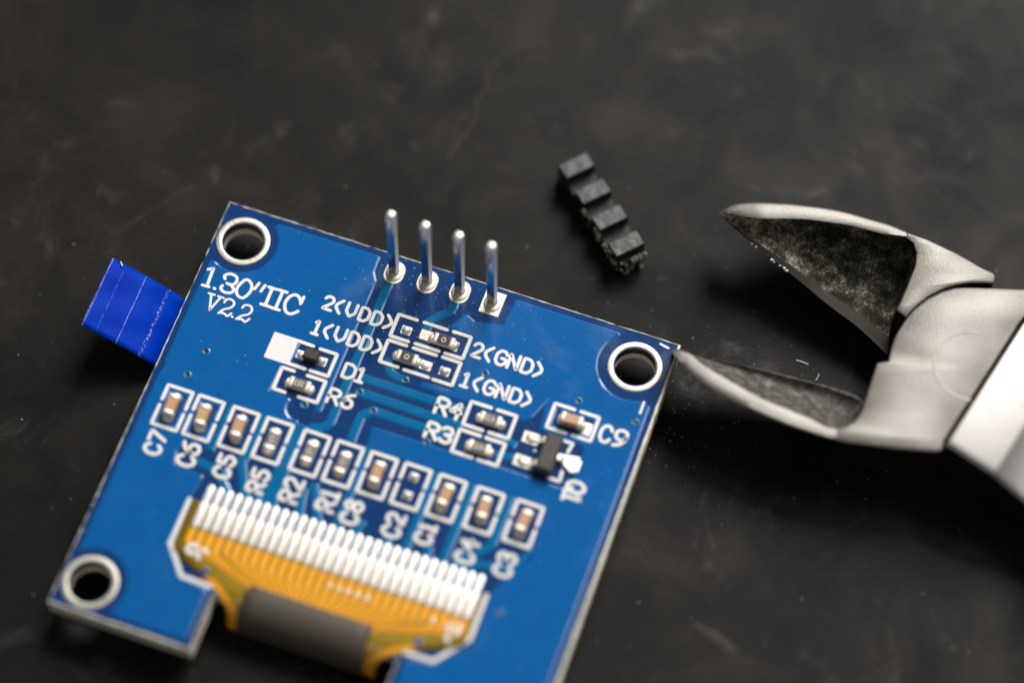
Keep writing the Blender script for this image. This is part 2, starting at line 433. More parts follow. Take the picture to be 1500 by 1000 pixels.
for a, b_ in (((4.7, 17.3), (6.3, 18.9)), ((6.4, 16.2), (7.7, 18.9)), ((11.4, 17.0), (11.8, 18.9)), ((12.0, 16.4), (13.2, 18.9)), ((16.2, 17.9), (16.0, 18.9)),
              ((18.3, 18.2), (18.3, 18.9)), ((21.2, 18.1), (21.4, 18.9)), ((3.4, 17.5), (5.6, 17.75)), ((8.3, 17.6), (8.6, 18.9))):
    trace([a, b_], .4)
# plated mounting rings
for x, y in HOLES:
    V = []; F = []; n = 48
    for r, z in ((2.0, 0), (1.99, .035), (1.94, .055), (1.66, .06), (1.57, .045), (1.53, -.02), (1.53, -1.61)):
        V += [(r * math.cos(2 * math.pi * i / n), r * math.sin(2 * math.pi * i / n), z) for i in range(n)]
    for k in range(6):
        for i in range(n): F.append((k * n + i, k * n + (i + 1) % n, (k + 1) * n + (i + 1) % n, (k + 1) * n + i))
    o = mesh("mounting_ring", V, F, [TIN, BARREL], B, True, [1 if i >= 5 * n else 0 for i in range(len(F))]); o.location = (x, -y, 0)
# vias
vm = None
for u, v in ((12.40, 8.6), (13.86, 9.66), (15.14, 6.6), (18.3, 10.68), (20.39, 4.18), (9.05, 10.89), (.83, 9.30), (.27, 11.48), (27.42, 3.97), (31.82, 4.18), (27.52, 21.08)):
    if vm is None:
        V = []; F = []; n = 16
        for r, z in ((.34, .045), (.27, .085), (.20, .082), (.175, .062), (.17, .058)):
            V += [(r * math.cos(2 * math.pi * i / n), r * math.sin(2 * math.pi * i / n), z) for i in range(n)]
        mi = []
        for k in range(4):
            for i in range(n): F.append((k * n + i, k * n + (i + 1) % n, (k + 1) * n + (i + 1) % n, (k + 1) * n + i)); mi.append(1 if k > 2 else 0)
        F.append(tuple(range(4 * n, 5 * n))); mi.append(1)
        o = mesh("via", V, F, [MASK_TRACE, HOLEDARK], B, True, mi); vm = o
    else:
        o = vm.copy(); COL.objects.link(o); o.parent = B
    o.location = (u, -v, 0)
# ---- header pins
PINS = (((11.36, -1.36), (11.27, -1.50)), ((13.90, -1.44), (13.86, -1.50)), ((16.42, -1.46), (16.36, -1.52)), ((18.96, -1.42), (18.80, -1.52)))
for k, ((bu, bv), (tu, tv)) in enumerate(PINS):
    pad = rrect(0, 0, 1.42, 1.86, .7, 8) if k < 3 else rrect(0, 0, 1.5, 1.9, .03, 2)
    MBp = MB().add(slab_data([pad], 0, .06, .05))
    MBp.add(dome_data(.0, .0, .66, .80, .05, .13, 24, 5, .8))
    pn = [(random.gauss(0, .01), random.gauss(0, .01)) for _ in range(3)]
    o = MBp.obj("pin_pad", TIN, B, False); smooth_by_angle(o, 50); o.location = (bu + .04, -bv - .04, 0)
    V = []; F = []; h = 8.55; w = .31
    secs = [(0, 1), (.5, 1), (2, 1), (4, 1), (6, 1), (7.4, 1), (7.95, 1), (8.3, 1), (8.43, .92), (8.52, .72), (8.55, .4)]
    for z, s in secs:
        cx, cy = (tu - bu) * z / h, -(tv - bv) * z / h
        for a, b_ in ((-1, -.8), (-.8, -1), (.8, -1), (1, -.8), (1, .8), (.8, 1), (-.8, 1), (-1, .8)):
            V.append((cx + a * w * s, cy + b_ * w * s, z))
    for i in range(len(secs) - 1):
        for j in range(8): F.append((i * 8 + j, i * 8 + (j + 1) % 8, (i + 1) * 8 + (j + 1) % 8, (i + 1) * 8 + j))
    F.append(tuple(range(len(V) - 8, len(V))))
    o = mesh("header_pin", V, F, [PINMETAL, SOLDER, SHEAR], B, False, [1 if i >= 7 * 8 else (2 if i % 8 in (3, 7) else 0) for i in range(len(F))]); smooth_by_angle(o, 30); o.location = (bu, -bv, 0); o.rotation_euler[2] = R(-8 + random.uniform(-2.5, 2.5))
    fl = mesh("solder_joint", *dome_data(0, 0, .46, .48, .05, .34, 20, 5, 1.5), TIN, o, True); fl.location = (0, 0, 0)
# ---- printed lettering
G = {
 'C': [([(.95, .78), (.72, 1), (.3, 1), (.02, .72), (.02, .28), (.3, 0), (.72, 0), (.95, .22)], 0)],
 'R': [([(0, 0), (0, 1), (.6, 1), (.93, .86), (.93, .62), (.6, .47), (.02, .47)], 0), ([(.48, .44), (.97, 0)], 0)],
 'D': [([(0, 0), (0, 1), (.6, 1), (.97, .75), (.97, .25), (.6, 0)], 1)],
 'Q': [([(.3, 0), (.02, .3), (.02, .7), (.3, 1), (.7, 1), (.98, .7), (.98, .3), (.7, 0)], 1), ([(.62, .3), (.98, -.04)], 0)],
 'G': [([(.95, .8), (.7, 1), (.3, 1), (.02, .72), (.02, .28), (.3, 0), (.7, 0), (.95, .2), (.95, .48), (.55, .48)], 0)],
 'N': [([(0, 0), (0, 1), (.95, 0), (.95, 1)], 0)],
 'V': [([(0, 1), (0, .36), (.47, 0), (.95, .32), (.95, 1)], 0)],
 '<': [([(1, 1), (0, .62), (0, .37), (1, 0)], 0)], '>': [([(0, 1), (1, .62), (1, .37), (0, 0)], 0)],
 '1': [([(.12, .86), (.52, 1), (.52, .02)], 0), ([(0, 0), (1, 0)], 0)],
 '2': [([(.02, .8), (.25, 1), (.75, 1), (.97, .8), (.95, .62), (.02, .02), (1, 0)], 0)],
 '3': [([(.04, .88), (.3, 1), (.75, 1), (.95, .8), (.9, .62), (.6, .52), (.4, .52)], 0), ([(.62, .51), (.97, .38), (.97, .15), (.72, 0), (.28, 0), (.02, .12)], 0)],
 '4': [([(.75, 0), (.75, 1), (0, .42), (1, .42)], 0)],
 '5': [([(.92, 1), (.1, 1), (.07, .56), (.6, .6), (.96, .42), (.95, .2), (.65, 0), (.25, 0), (.02, .14)], 0)],
 '6': [([(.95, 1), (.45, .88), (.12, .6), (.0, .3), (.03, .1), (.3, 0), (.7, 0), (1.0, .14), (1.0, .44), (.7, .6), (.3, .6), (.04, .4)], 0)],
 '7': [([(0, 1), (1, 1), (.3, 0)], 0)],
 '8': [([(.5, .53), (.12, .65), (.12, .88), (.35, 1), (.65, 1), (.88, .88), (.88, .65)], 1), ([(.5, .52), (.02, .38), (.02, .15), (.3, 0), (.7, 0), (.98, .15), (.98, .38)], 1)],
 '9': [([(.05, 0), (.55, .12), (.88, .4), (1.0, .7), (.97, .9), (.7, 1), (.3, 1), (.0, .86), (.0, .56), (.3, .4), (.7, .4), (.96, .6)], 0)],
 '0': [([(.3, 0), (.02, .3), (.02, .7), (.3, 1), (.7, 1), (.98, .7), (.98, .3), (.7, 0)], 1)],
}
SZ, SH = .02, .062
def lettering(glyphs, w=.26, name="lettering", mat=SILK, parent=B, z=SZ, h=SH):
    """glyphs: (char, u0, v0, u1, v1, mode) box of the stroke centrelines; mode 0 upright, 1 reads upward, 2 reads downward"""
    mb = MB()
    for ch, u0, v0, u1, v1, mode in glyphs:
        for pts, cl in G[ch]:
            q = []
            for x, y in pts:
                if mode == 0: q.append((u0 + x * (u1 - u0), -(v1 + y * (v0 - v1))))
                elif mode == 1: q.append((u1 - y * (u1 - u0), -(v1 - x * (v1 - v0))))
                else: q.append((u0 + y * (u1 - u0), -(v0 + x * (v1 - v0))))
            q = fillet(q, .1, bool(cl), 3)
            mb.add(bead_data(q, w, z, h + random.uniform(0, .006), bool(cl)))
    return mb.obj(name, mat, parent)
def word(s, boxes, v0, v1, **k): return lettering([(c, a, v0, b_, v1, 0) for c, (a, b_) in zip(s, boxes)], **k)
word("2<VDD>", ((7.44, 8.1), (8.38, 8.76), (9.2, 9.9), (10.24, 10.92), (11.2, 11.9), (12.22, 12.62)), 2.14, 3.2)
word("1<VDD>", ((7.46, 7.9), (8.3, 8.69), (9.13, 9.9), (10.2, 10.9), (11.18, 11.88), (12.2, 12.6)), 4.27, 5.36)
word("2<GND>", ((18.95, 19.6), (19.9, 20.31), (20.7, 21.5), (21.7, 22.42), (22.72, 23.46), (23.74, 24.15)), 2.06, 3.18)
word("1<GND>", ((19.05, 19.52), (19.92, 20.33), (20.7, 21.5), (21.7, 22.42), (22.72, 23.46), (23.74, 24.15)), 4.58, 5.68)
word("R4", ((18.0, 18.86), (19.05, 19.82)), 7.05, 8.28, w=.30); word("R3", ((17.98, 18.84), (19.05, 19.85)), 9.12, 10.28, w=.30)
word("D1", ((10.75, 11.58), (11.78, 12.28)), 6.76, 7.87); word("R6", ((10.44, 11.26), (11.53, 12.24)), 8.99, 10.1)
word("C9", ((29.72, 30.52), (30.82, 31.62)), 5.14, 6.42, w=.27)
lettering([('Q', 28.8, 10.0, 30.05, 10.85, 2), ('1', 28.8, 11.02, 30.02, 11.52, 2)], .30)
for s, ua, ub, vt in (("C7", -.4, .75, 16.36), ("C6", 2.12, 3.34, 16.42), ("C5", 4.9, 6.04, 16.4), ("R5", 7.56, 8.72, 16.62), ("R2", 9.98, 11.24, 16.5), ("R1", 12.66, 13.9, 16.52),
                      ("C8", 14.6, 15.8, 16.66), ("C2", 17.72, 18.92, 16.6), ("C1", 20.05, 21.2, 16.58), ("C4", 23.2, 24.45, 16.7), ("C3", 26.05, 27.25, 16.76)):
    d2 = .45 if s[1] == '1' else .7
    lettering([(s[0], ua, vt + d2 + .26, ub, vt + d2 + 1.02, 1), (s[1], ua, vt, ub, vt + d2, 1)], .29)
def strokes(lst, w, name="lettering", sm=True):
    mb = MB()
    for p, cl, curved in lst:
        q = yy(p); q = catmull(q, 5, cl) if curved else fillet(q, .05, cl, 2)
        mb.add(bead_data(q, w, SZ, SH + random.uniform(0, .006), cl))
    return mb.obj(name, SILK, B)
strokes([([(-1.52, 3.05), (-1.2, 2.86), (-1.1, 4.36)], 0, 0), ([(-1.44, 4.4), (-.94, 4.38)], 0, 0), ([(-.53, 4.36), (-.48, 4.38)], 0, 0),
         ([(-.08, 3.36), (-.2, 3.12), (.14, 2.86), (.66, 2.94), (.8, 3.36), (.57, 3.66), (.2, 3.66)], 0, 1), ([(.5, 3.66), (.86, 4.0), (.72, 4.3), (.26, 4.4), (-.08, 4.2), (-.06, 3.95)], 0, 1),
         ([(1.38, 2.92), (1.86, 3.08), (2.06, 3.66), (1.74, 4.38), (1.22, 4.26), (1.04, 3.7)], 1, 1),
         ([(2.4, 2.87), (2.26, 3.41)], 0, 0), ([(2.88, 2.89), (2.76, 3.42)], 0, 0)], .25)
strokes([([(3.2, 2.91), (3.78, 2.91)], 0, 0), ([(3.46, 2.92), (3.48, 4.37)], 0, 0), ([(3.15, 4.4), (3.82, 4.4)], 0, 0),
         ([(3.97, 2.88), (4.58, 2.88)], 0, 0), ([(4.28, 2.9), (4.28, 4.38)], 0, 0), ([(3.95, 4.42), (4.58, 4.42)], 0, 0),
         ([(5.88, 2.84), (5.86, 3.4)], 0, 0), ([(5.85, 3.3), (5.6, 2.98), (5.25, 2.86), (4.9, 3.15), (4.78, 3.75), (5.05, 4.33), (5.5, 4.42), (5.9, 4.05)], 0, 1)], .27)
strokes([([(-.74, 4.86), (-.3, 4.85)], 0, 0), ([(.0, 4.86), (.42, 4.87)], 0, 0), ([(-.55, 4.86), (-.18, 6.1), (.2, 4.87)], 0, 0),
         ([(.6, 5.16), (.68, 4.88), (1.04, 4.8), (1.32, 5.04), (1.18, 5.45), (.77, 5.72), (.53, 6.12)], 0, 1), ([(.55, 6.08), (.92, 6.02), (1.2, 6.14), (1.4, 5.85)], 0, 1), ([(1.56, 6.06), (1.6, 6.08)], 0, 0),
         ([(1.99, 5.14), (2.1, 4.88), (2.5, 4.82), (2.73, 5.1), (2.6, 5.5), (2.2, 5.76), (1.92, 6.13)], 0, 1), ([(1.94, 6.1), (2.34, 6.04), (2.6, 6.14), (2.8, 5.82)], 0, 1)], .195)
# ---- printed component outlines
def outl(pts, w=.285, cl=False): 
    mb = MB().add(bead_data(fillet(yy(pts), .07, cl, 3), w, SZ, SH, cl)); return mb.obj("component_outline", SILK, B)
for k, u in CU.items():
    t, b_, g = CV - 1.58, CV + 1.6, CV - .16
    outl([(u - .95, g - .25), (u - .95, t), (u + .95, t), (u + .95, g - .05)]); outl([(u - .95, g + .25), (u - .95, b_), (u + .95, b_), (u + .95, g + .4)])
def hbr(u0, u1, v0, v1, ga, gb, top=True):
    outl([(ga, v0), (u0, v0), (u0, v1), (ga, v1)]); outl([(gb, v0), (u1, v0), (u1, v1), (gb, v1)])
hbr(20.24, 23.66, 6.6, 8.47, 21.72, 22.25); hbr(20.2, 23.62, 8.93, 10.72, 21.72, 22.2); hbr(6.48, 9.84, 8.63, 10.42, 7.38, 8.46)
hbr(25.94, 29.26, 4.72, 6.68, 27.38, 27.9)
outl([(7.98, 6.3), (6.8, 6.27)]); outl([(8.05, 8.2), (6.8, 8.2)]); outl([(8.54, 6.34), (9.84, 6.34), (9.84, 8.2), (8.48, 8.2)])
mesh("cathode_mark", *slab_data([fillet(yy(rc(4.92, 6.15, 6.82, 8.31)), .08, True, 3)], .02, .075, .02), SILK, B)
outl([(14.3, 1.8), (12.9, 1.8), (12.9, 3.64), (14.3, 3.64)]); outl([(14.88, 1.8), (16.62, 1.8)]); outl([(17.14, 1.78), (18.48, 1.78), (18.48, 3.62), (17.14, 3.62)]); outl([(14.85, 3.62), (16.64, 3.62)])
outl([(14.3, 4.0), (12.9, 4.0), (12.9, 5.82), (14.3, 5.82)]); outl([(14.85, 4.0), (16.58, 4.0)]); outl([(17.1, 3.98), (18.48, 3.98), (18.48, 5.88), (17.05, 5.88)]); outl([(14.82, 5.85), (16.65, 5.85)])
outl([(27.5, 7.28), (28.15, 7.28), (28.02, 8.0)], .26); outl([(28.12, 9.6), (28.2, 10.36), (27.4, 10.36)], .26)
outl([(31.58, -2.33), (32.2, -2.2)], .2); outl([(31.9, 2.5), (31.9, 3.4)], .2)
outl([(4.12, 20.4), (4.12, 23.85), (5.75, 25.95), (8.0, 26.0)], .34); outl([(26.22, 20.2), (26.22, 23.6), (24.4, 25.95), (22.4, 26.0)], .34)
# ---- parts soldered on
def solderpad(u, v, w, l, dome=.3, name="pad"):
    mb = MB().add(slab_data([rrect(0, 0, w, l, .08, 3)], 0, .05, .03))
    if dome: mb.add(dome_data(0, 0, w * .47, l * .47, .045, dome, 20, 5, .75))
    o = mb.obj(name, SOLDER if dome else TIN, B); smooth_by_angle(o, 45); o.location = (u, -v, 0); return o
def capacitor(u, v, rz, mat, lab):
    o = mesh("capacitor", *box_data(0, 0, .06, .80, .78, 1.0, .06), mat, B); o.location = (u, -v, 0); o.rotation_euler[2] = rz
    o['label'] = lab
    for s in (-1, 1):
        mb = MB().add(box_data(0, s * .63, .05, .83, .82, .40, .09)); mb.add(dome_data(random.uniform(-.03, .03), s * random.uniform(.84, .92), random.uniform(.38, .46), random.uniform(.22, .32), 0, random.uniform(.35, .6), 18, 5, random.uniform(.7, 1.1)))
        t = mb.obj("terminal", ENDCAP, o); smooth_by_angle(t, 50)
    return o
def resistor(u, v, rz, film, mark=None, lab=None):
    o = mesh("resistor", *box_data(0, 0, .06, .44, .80, 1.56, .03), RESBASE, B); o.location = (u, -v, 0); o.rotation_euler[2] = rz
    if lab: o['label'] = lab
    f = mesh("resistive_film", *box_data(0, 0, .43, .475, .74, .94, .015), film, o)
    for s in (-1, 1):
        mb = MB().add(box_data(0, s * .62, .05, .48, .83, .38, .07)); mb.add(dome_data(random.uniform(-.03, .03), s * random.uniform(.84, .9), random.uniform(.38, .46), random.uniform(.2, .3), 0, random.uniform(.24, .38), 18, 5, random.uniform(.7, 1.1)))
        t = mb.obj("terminal", ENDCAP, o); smooth_by_angle(t, 50)
    if mark:
        mb = MB(); n = len(mark)
        for i, ch in enumerate(mark):
            for pts, cl in G[ch]:
                hh = .40 if n > 1 else .34; ww = .17 if n > 1 else .3
                x0 = (i - (n - 1) / 2) * .25 - ww / 2
                # text runs along the part (local y), its top towards local -x
                q = [((.5 - y) * hh, x0 + x * ww) for x, y in pts] 
                q = [(-p[0], -p[1]) if False else (-(.5 - 0) * 0 + p[0], p[1]) for p in q]
                mb.add(bead_data(fillet(q, .04, bool(cl), 2), .055 if n > 1 else .07, .474, .014 + random.uniform(0, .002), bool(cl)))
        mb.obj("value_marking", MARK, o)
    return o
for k, u in CU.items():
    if k[0] == 'C' and k != 'C2':
        capacitor(u + random.uniform(-.03, .03), CV + .03, R(random.uniform(-4, 4)), CERAMIC_Y if k in ('C6',) else CERAMIC,
                  "yellowish tan chip capacitor above the mark %s" % k if k == 'C6' else "tan chip capacitor above the mark %s" % k)
    elif k[0] == 'R':
        resistor(u, CV + .05, R(random.uniform(-3.5, 3.5)), RESBODY, {'R5': "103", 'R2': "103", 'R1': "103"}[k], "grey chip resistor above the mark %s" % k)
solderpad(18.38, 13.5, .62, .62, .36); solderpad(18.45, 14.98, .62, .62, .36)
capacitor(27.52, 5.78, R(90), CERAMIC, "tan chip capacitor beside the mark C9"); solderpad(28.75, 5.85, .7, .95, 0)
resistor(22.02, 7.58, R(90), RESBODY, "472", "chip resistor beside the mark R4"); resistor(21.98, 9.92, R(90), RESBODY, "472", "chip resistor beside the mark R3")
resistor(8.2, 9.6, R(90), RESBODY, "103", "chip resistor beside the mark R6")
solderpad(13.86, 2.82, .74, .66, .26); solderpad(15.35, 2.72, .9, .78, 0)
resistor(16.75, 2.82, R(90), RESDARK, "0", "dark zero ohm link in the upper jumper"); solderpad(17.6, 2.84, .5, .75, .3)
resistor(14.7, 5.0, R(90), RESDARK, "0", "dark zero ohm link in the lower jumper"); solderpad(16.15, 5.0, .85, .7, .16); solderpad(17.6, 5.0, .74, .66, .3)
# diode
d = mesh("diode", *box_data(0, 0, .12, .68, 1.15, .84, .09), BLACKP, B); d.location = (8.2, -7.18, 0); d['label'] = "small black diode beside the mark D1"
for s, hh in ((-1, .22), (1, .34)):
    mb = MB().add(slab_data([rrect(s * .82, -.05, .66, .66, .06, 3)], 0, .06, .03)); mb.add(dome_data(s * .8, -.05, .32, .30, .05, hh, 18, 5, .7))
    t = mb.obj("lead", SOLDER, d); smooth_by_angle(t, 45)
# transistor
q = mesh("transistor", *box_data(0, 0, .1, 1.05, 1.25, 2.9, .13), GREYP, B); q.location = (26.9, -8.85, 0); q['label'] = "black three legged transistor above the mark Q1"
for x, y, s in ((-1, .98, -1), (-1, -.92, -1), (1, .05, 1)):
    V = []; F = []
    prof = [(.58, .62), (.82, .6), (.96, .35), (1.02, .14), (1.45, .1)] if s < 0 else [(.58, .62), (.85, .58), (1.0, .34), (1.15, .16), (1.5, .1)]
    for i, (a, z) in enumerate(prof):
        for b_ in (-.21, .21): V += [(s * a, y + b_, z), (s * a, y + b_, z - .1)]
    for i in range(len(prof) - 1):
        k = i * 4
        F += [(k, k + 2, k + 6, k + 4), (k + 1, k + 3, k + 7, k + 5), (k, k + 1, k + 5, k + 4), (k + 2, k + 3, k + 7, k + 6)]
    mb = MB().add((V, F)).add(slab_data([rrect(s * 1.72, y, 1.15, .88, .05, 2)], 0, .07, .03))
    if s < 0: mb.add(dome_data(s * 1.6, y, .5, .38, .06, .14, 16, 4, .6))
    else: mb.add(slab_data([[(.72, y + .42), (2.05, y + .62), (2.08, y - .6), (1.75, y - .66), (.95, y - .1)]], .07, .2, .06))
    t = mb.obj("lead", SOLDER if s > 0 else TIN, q); smooth_by_angle(t, 40)
mb = MB().add(dome_data(25.78, -8.75, .16, .16, 0, .2)); mb.add(dome_data(25.95, -10.1, .15, .15, 0, .2)); mb.obj("solder_bead", SOLDER, B, True)
# wax-like flux streaks on the mask
# ---- contact pads and flexible cable
def capsule(w, l, n=8):
    return circ(0, l / 2 - w / 2, w / 2, n, 0, 180) + circ(0, -l / 2 + w / 2, w / 2, n, 180, 360)
def bullet(w, l, s, n=8):
    """bar with one round end (s = 1 round end towards +y) and one nearly square end"""
    a = circ(0, l / 2 - w / 2, w / 2, n, 0, 180); q = [(-w / 2, -l / 2 + .05), (-w / 2 + .05, -l / 2), (w / 2 - .05, -l / 2), (w / 2, -l / 2 + .05)]
    p = a + q
    return p if s > 0 else [(-x, -y) for x, y in p]
def pillow(w, l, z0, h, s, n=8):
    V = []; F = []
    secs = [(0, z0), (.006, z0 + h * .65), (.03, z0 + h * .93), (.10, z0 + h)]
    for i_, z in secs: V += [(x, y, z) for x, y in bullet(w - 2 * i_, l - 2 * i_, s, n)]
    k = len(V) // 4
    for s in range(3):
        for i in range(k): F.append((s * k + i, s * k + (i + 1) % k, (s + 1) * k + (i + 1) % k, (s + 1) * k + i))
    F.append(tuple(range(3 * k, 4 * k)))
    return V, F
CX0 = 5.24; CP = .6965
flex = empty("flex_cable", (0, 0, 0), B); flex['label'] = "amber flexible ribbon with bright solder contacts"
pm = fm = None
for i in range(30):
    x = CX0 + CP * i
    if pm is None:
        pm = o = mesh("contact_pad", *pillow(.565, 1.75, 0, .12, 1), CONTACT, B, True)
        fm = f = mesh("contact_finger", *pillow(.555, 2.05, .1, .13, -1), CONTACT, flex, True)
    else:
        o = pm.copy(); COL.objects.link(o); o.parent = B
        f = fm.copy(); COL.objects.link(f); f.parent = flex
    o.location = (x, -19.72, 0); f.location = (x, -21.33 + random.uniform(-.02, .02), 0)
FZ = .12
R0, VB = 2.1, 25.55          # bend radius and where the bend starts
def bend(u, v, lift=0.0):
    """point on the ribbon's upper face: flat on the board, then rolled down over its edge"""
    L = v - VB
    if L <= 0: return (u, -v, FZ + lift)
    a = L / R0
    if a <= math.pi / 2 * 1.15: 
        rr = R0 + lift
        return (u, -(VB + rr * math.sin(a)), FZ - R0 + rr * math.cos(a))
    a0 = math.pi / 2 * 1.15; e = L - a0 * R0; rr = R0 + lift
    return (u, -(VB + rr * math.sin(a0) + math.cos(a0) * e), FZ - R0 + rr * math.cos(a0) - math.sin(a0) * e)
def half_w(v):
    """half width of the ribbon at v"""
    pts = [(20.35, 10.78), (23.7, 10.85), (24.25, 10.72), (24.8, 9.9), (25.25, 8.6), (25.8, 7.3), (26.4, 6.4), (27.0, 5.75), (27.7, 5.5), (31, 5.5)]
    for (a, wa), (b_, wb) in zip(pts, pts[1:]):
        if v <= b_: return wa + (wb - wa) * (v - a) / (b_ - a)
    return 5.5
UC = 15.2
def ribbon_strip(f0, f1, v0, v1, lift, n=60, cols=1, thick=0.0):
    V = []; F = []
    for i in range(n + 1):
        v = v0 + (v1 - v0) * i / n
        for c in range(cols + 1):
            u = f0(v) + (f1(v) - f0(v)) * c / cols
            V.append(bend(u, v, lift))
    m = cols + 1
    for i in range(n):
        for c in range(cols): F.append((i * m + c, i * m + c + 1, (i + 1) * m + c + 1, (i + 1) * m + c))
    return V, F
V, F = ribbon_strip(lambda v: UC - half_w(v), lambda v: UC + half_w(v), 20.35, 30.5, 0, 80, 12)
o = mesh("polyimide_film", V, F, POLY, flex, True)
sol = o.modifiers.new("thickness", 'SOLIDIFY'); sol.thickness = .07; sol.offset = -1
# guard tracks along both edges of the bend
for s in (-1, 1):
    MB().add(ribbon_strip(lambda v: UC + s * (half_w(v) - .1), lambda v: UC + s * (half_w(v) - .82), 25.45, 30.4, .012, 40)).obj("edge_track", FLEXCU, flex, True)
# fanned tracks
mb = MB()
for i in range(30):
    x = CX0 + CP * i; k = (i - 14.5)
    ue = UC + k * .318; ve = 25.25 - .0
    va = 23.0 + (.55 if abs(k) > 11 else .35) + .55 * (1 - abs(k) / 14.5)
    wa, we = .46, .235
    pts = [(x, 22.2, wa), (x, va - .12, wa), (x + (ue - x) * .06, va + .08, wa * .9), (ue, ve, we), (ue, 26.4, we)]
    V = []; F = []
    for (u, v, w) in pts:
        V += [bend(u - w / 2, v, .004), bend(u - w * .36, v, .03), bend(u + w * .36, v, .03), bend(u + w / 2, v, .004)]
    for j in range(len(pts) - 1):
        for c in range(3): F.append((j * 4 + c, j * 4 + c + 1, j * 4 + c + 5, j * 4 + c + 4))
    mb.add((V, F))
mb.obj("track_fan", FLEXCU, flex)
V, F = ribbon_strip(lambda v: 10.42 + max(0, 25.55 - v) * .5, lambda v: 19.72 - max(0, 25.4 - v) * .2, 24.98, 30.3, .10, 50, 10)
o = mesh("cover_strip", V, F, COVER, flex, True); o['label'] = "dark grey strip over the ribbon's bend"
sol = o.modifiers.new("thickness", 'SOLIDIFY'); sol.thickness = .07; sol.offset = -1
mb = MB()
for u in (15.8, 16.5, 17.18, 17.86, 18.55, 23.35): mb.add(dome_data(u, -23.22, .17, .2, FZ + .02, .09, 14, 4))
mb.obj("solder_bump", SOLDER, flex, True)
for u, v in ((7.22, 25.1), (23.0, 25.02)):
    mb = MB().add(dome_data(u, -v, .26, .26, FZ + .0, .02, 18, 3)); mb.obj("locating_hole", MASK_POUR, flex, True)
mb = MB()
for p, cl in (([(5.45, 23.7), (5.75, 23.5), (6.05, 23.72), (6.0, 24.05), (5.7, 24.2), (5.42, 24.0)], 1), ([(6.15, 23.85), (6.4, 24.35)], 0), ([(6.5, 23.62), (6.8, 23.75)], 0)):
    mb.add(bead_data(catmull(yy(p), 4, cl) if cl else yy(p), .3, FZ + .01, .03, bool(cl)))
mb.obj("printed_mark", SILK, flex)
mb = MB()
for p in ([(24.55, 23.1), (24.65, 23.55)], [(24.7, 24.05), (24.85, 24.25)], [(25.2, 22.95), (25.25, 23.6)]): mb.add(bead_data(yy(p), .34, FZ + .01, .03))
mb.obj("printed_mark", SILK, flex)
# ---- display under the board and its pull tab
mesh("display_panel", *box_data(15.4, -14.6, -3.15, -1.64, 34.3, 22.6, .12), GLASS, B)
prof = [(1.0, -3.0), (-.8, -2.95), (-1.8, -2.75), (-2.5, -2.4), (-3.1, -1.95), (-3.6, -1.55), (-4.4, -1.05), (-5.4, -.45), (-6.5, .12), (-7.4, .6), (-8.22, 1.0)]
prof = catmull(prof, 4)
V = []; F = []; n = 14
for u, z in prof:
    for j in range(n + 1): V.append((u, -(4.95 + 5.8 * j / n), z + .03 * math.sin(j * .9 + u)))
m = n + 1
for i in range(len(prof) - 1):
    for j in range(n): F.append((i * m + j, i * m + j + 1, (i + 1) * m + j + 1, (i + 1) * m + j))
o = mesh("pull_tab", V, F, TABM, B, True); o['label'] = "glossy blue plastic film tab sticking out from under the board"
sol = o.modifiers.new("thickness", 'SOLIDIFY'); sol.thickness = .07; sol.offset = 0
mb = MB().add(bead_data([(-7.55, -4.97), (-7.35, -5.2)], .1, .72, .08)); mb.obj("torn_nick", FLUX, B)
# ------------------------------------------------------------------ the black header strip
p1 = at(845, 242, 2.5); p4 = at(917.8, 356.3, 2.5)
ax = (p4 - p1); L3 = ax.length; ax.normalize()
hz = math.atan2(ax.y, ax.x)
mid = (p1 + p4) / 2
HB = empty("header_strip", (mid.x, mid.y, 0), None, hz)
tag(HB, "black plastic four way header strip with a torn end, pulled off the pins", "header strip")
HP = plain("black_header_plastic", (.012, .0116, .0112), .33, 0, .3, 2.5, 1.2, .5, .08)
HT = plain("torn_grey_plastic", (.20, .20, .165), .7, 0, .5, 4, 6, .9, .1)
HPD = plain("painted_shade_web_plastic", (.004, .004, .004), .6, 0, .3, 2.5, 5, .5, .06)  # same plastic painted blacker, for the shade between the blocks
pit = L3 / 3
for k in range(4):
    # octagonal block: narrow waist between neighbours
    x = (k - 1.5) * pit
    V = []; F = []
    hw, hl, c = 1.22, .66, .06
    loop = [(-hl, -hw + .0), (hl, -hw), (hl, hw), (-hl, hw)]
    loop = fillet(loop, .08, True, 2)
    secs = [(.03, -.04), (.1, 0), (2.42, 0), (2.5, -.07)]
    for z, ins in secs: V += [(x + px, py, z) for px, py in offset(loop, ins)]
    n = len(loop)
    for s in range(3):
        for i in range(n): F.append((s * n + i, s * n + (i + 1) % n, (s + 1) * n + (i + 1) % n, (s + 1) * n + i))
    F.append(tuple(range(3 * n, 4 * n))); F.append(tuple(range(n)))
    mesh("block", V, F, HP, HB)
mb = MB()
for k in range(3): mb.add(box_data((k - 1) * pit, 0, .25, 1.5, pit - 2 * .66 + .1, 2.3, .05))
mb.add(box_data(1.5 * pit + .66 + .16, 0, .2, 1.6, .34, 2.2, .06)); mb.add(box_data(-1.5 * pit - .66 - .12, 0, .3, 1.5, .26, 2.2, .06))
mb.obj("web", HPD, HB)
mb = MB()
rnd = random.Random(3)
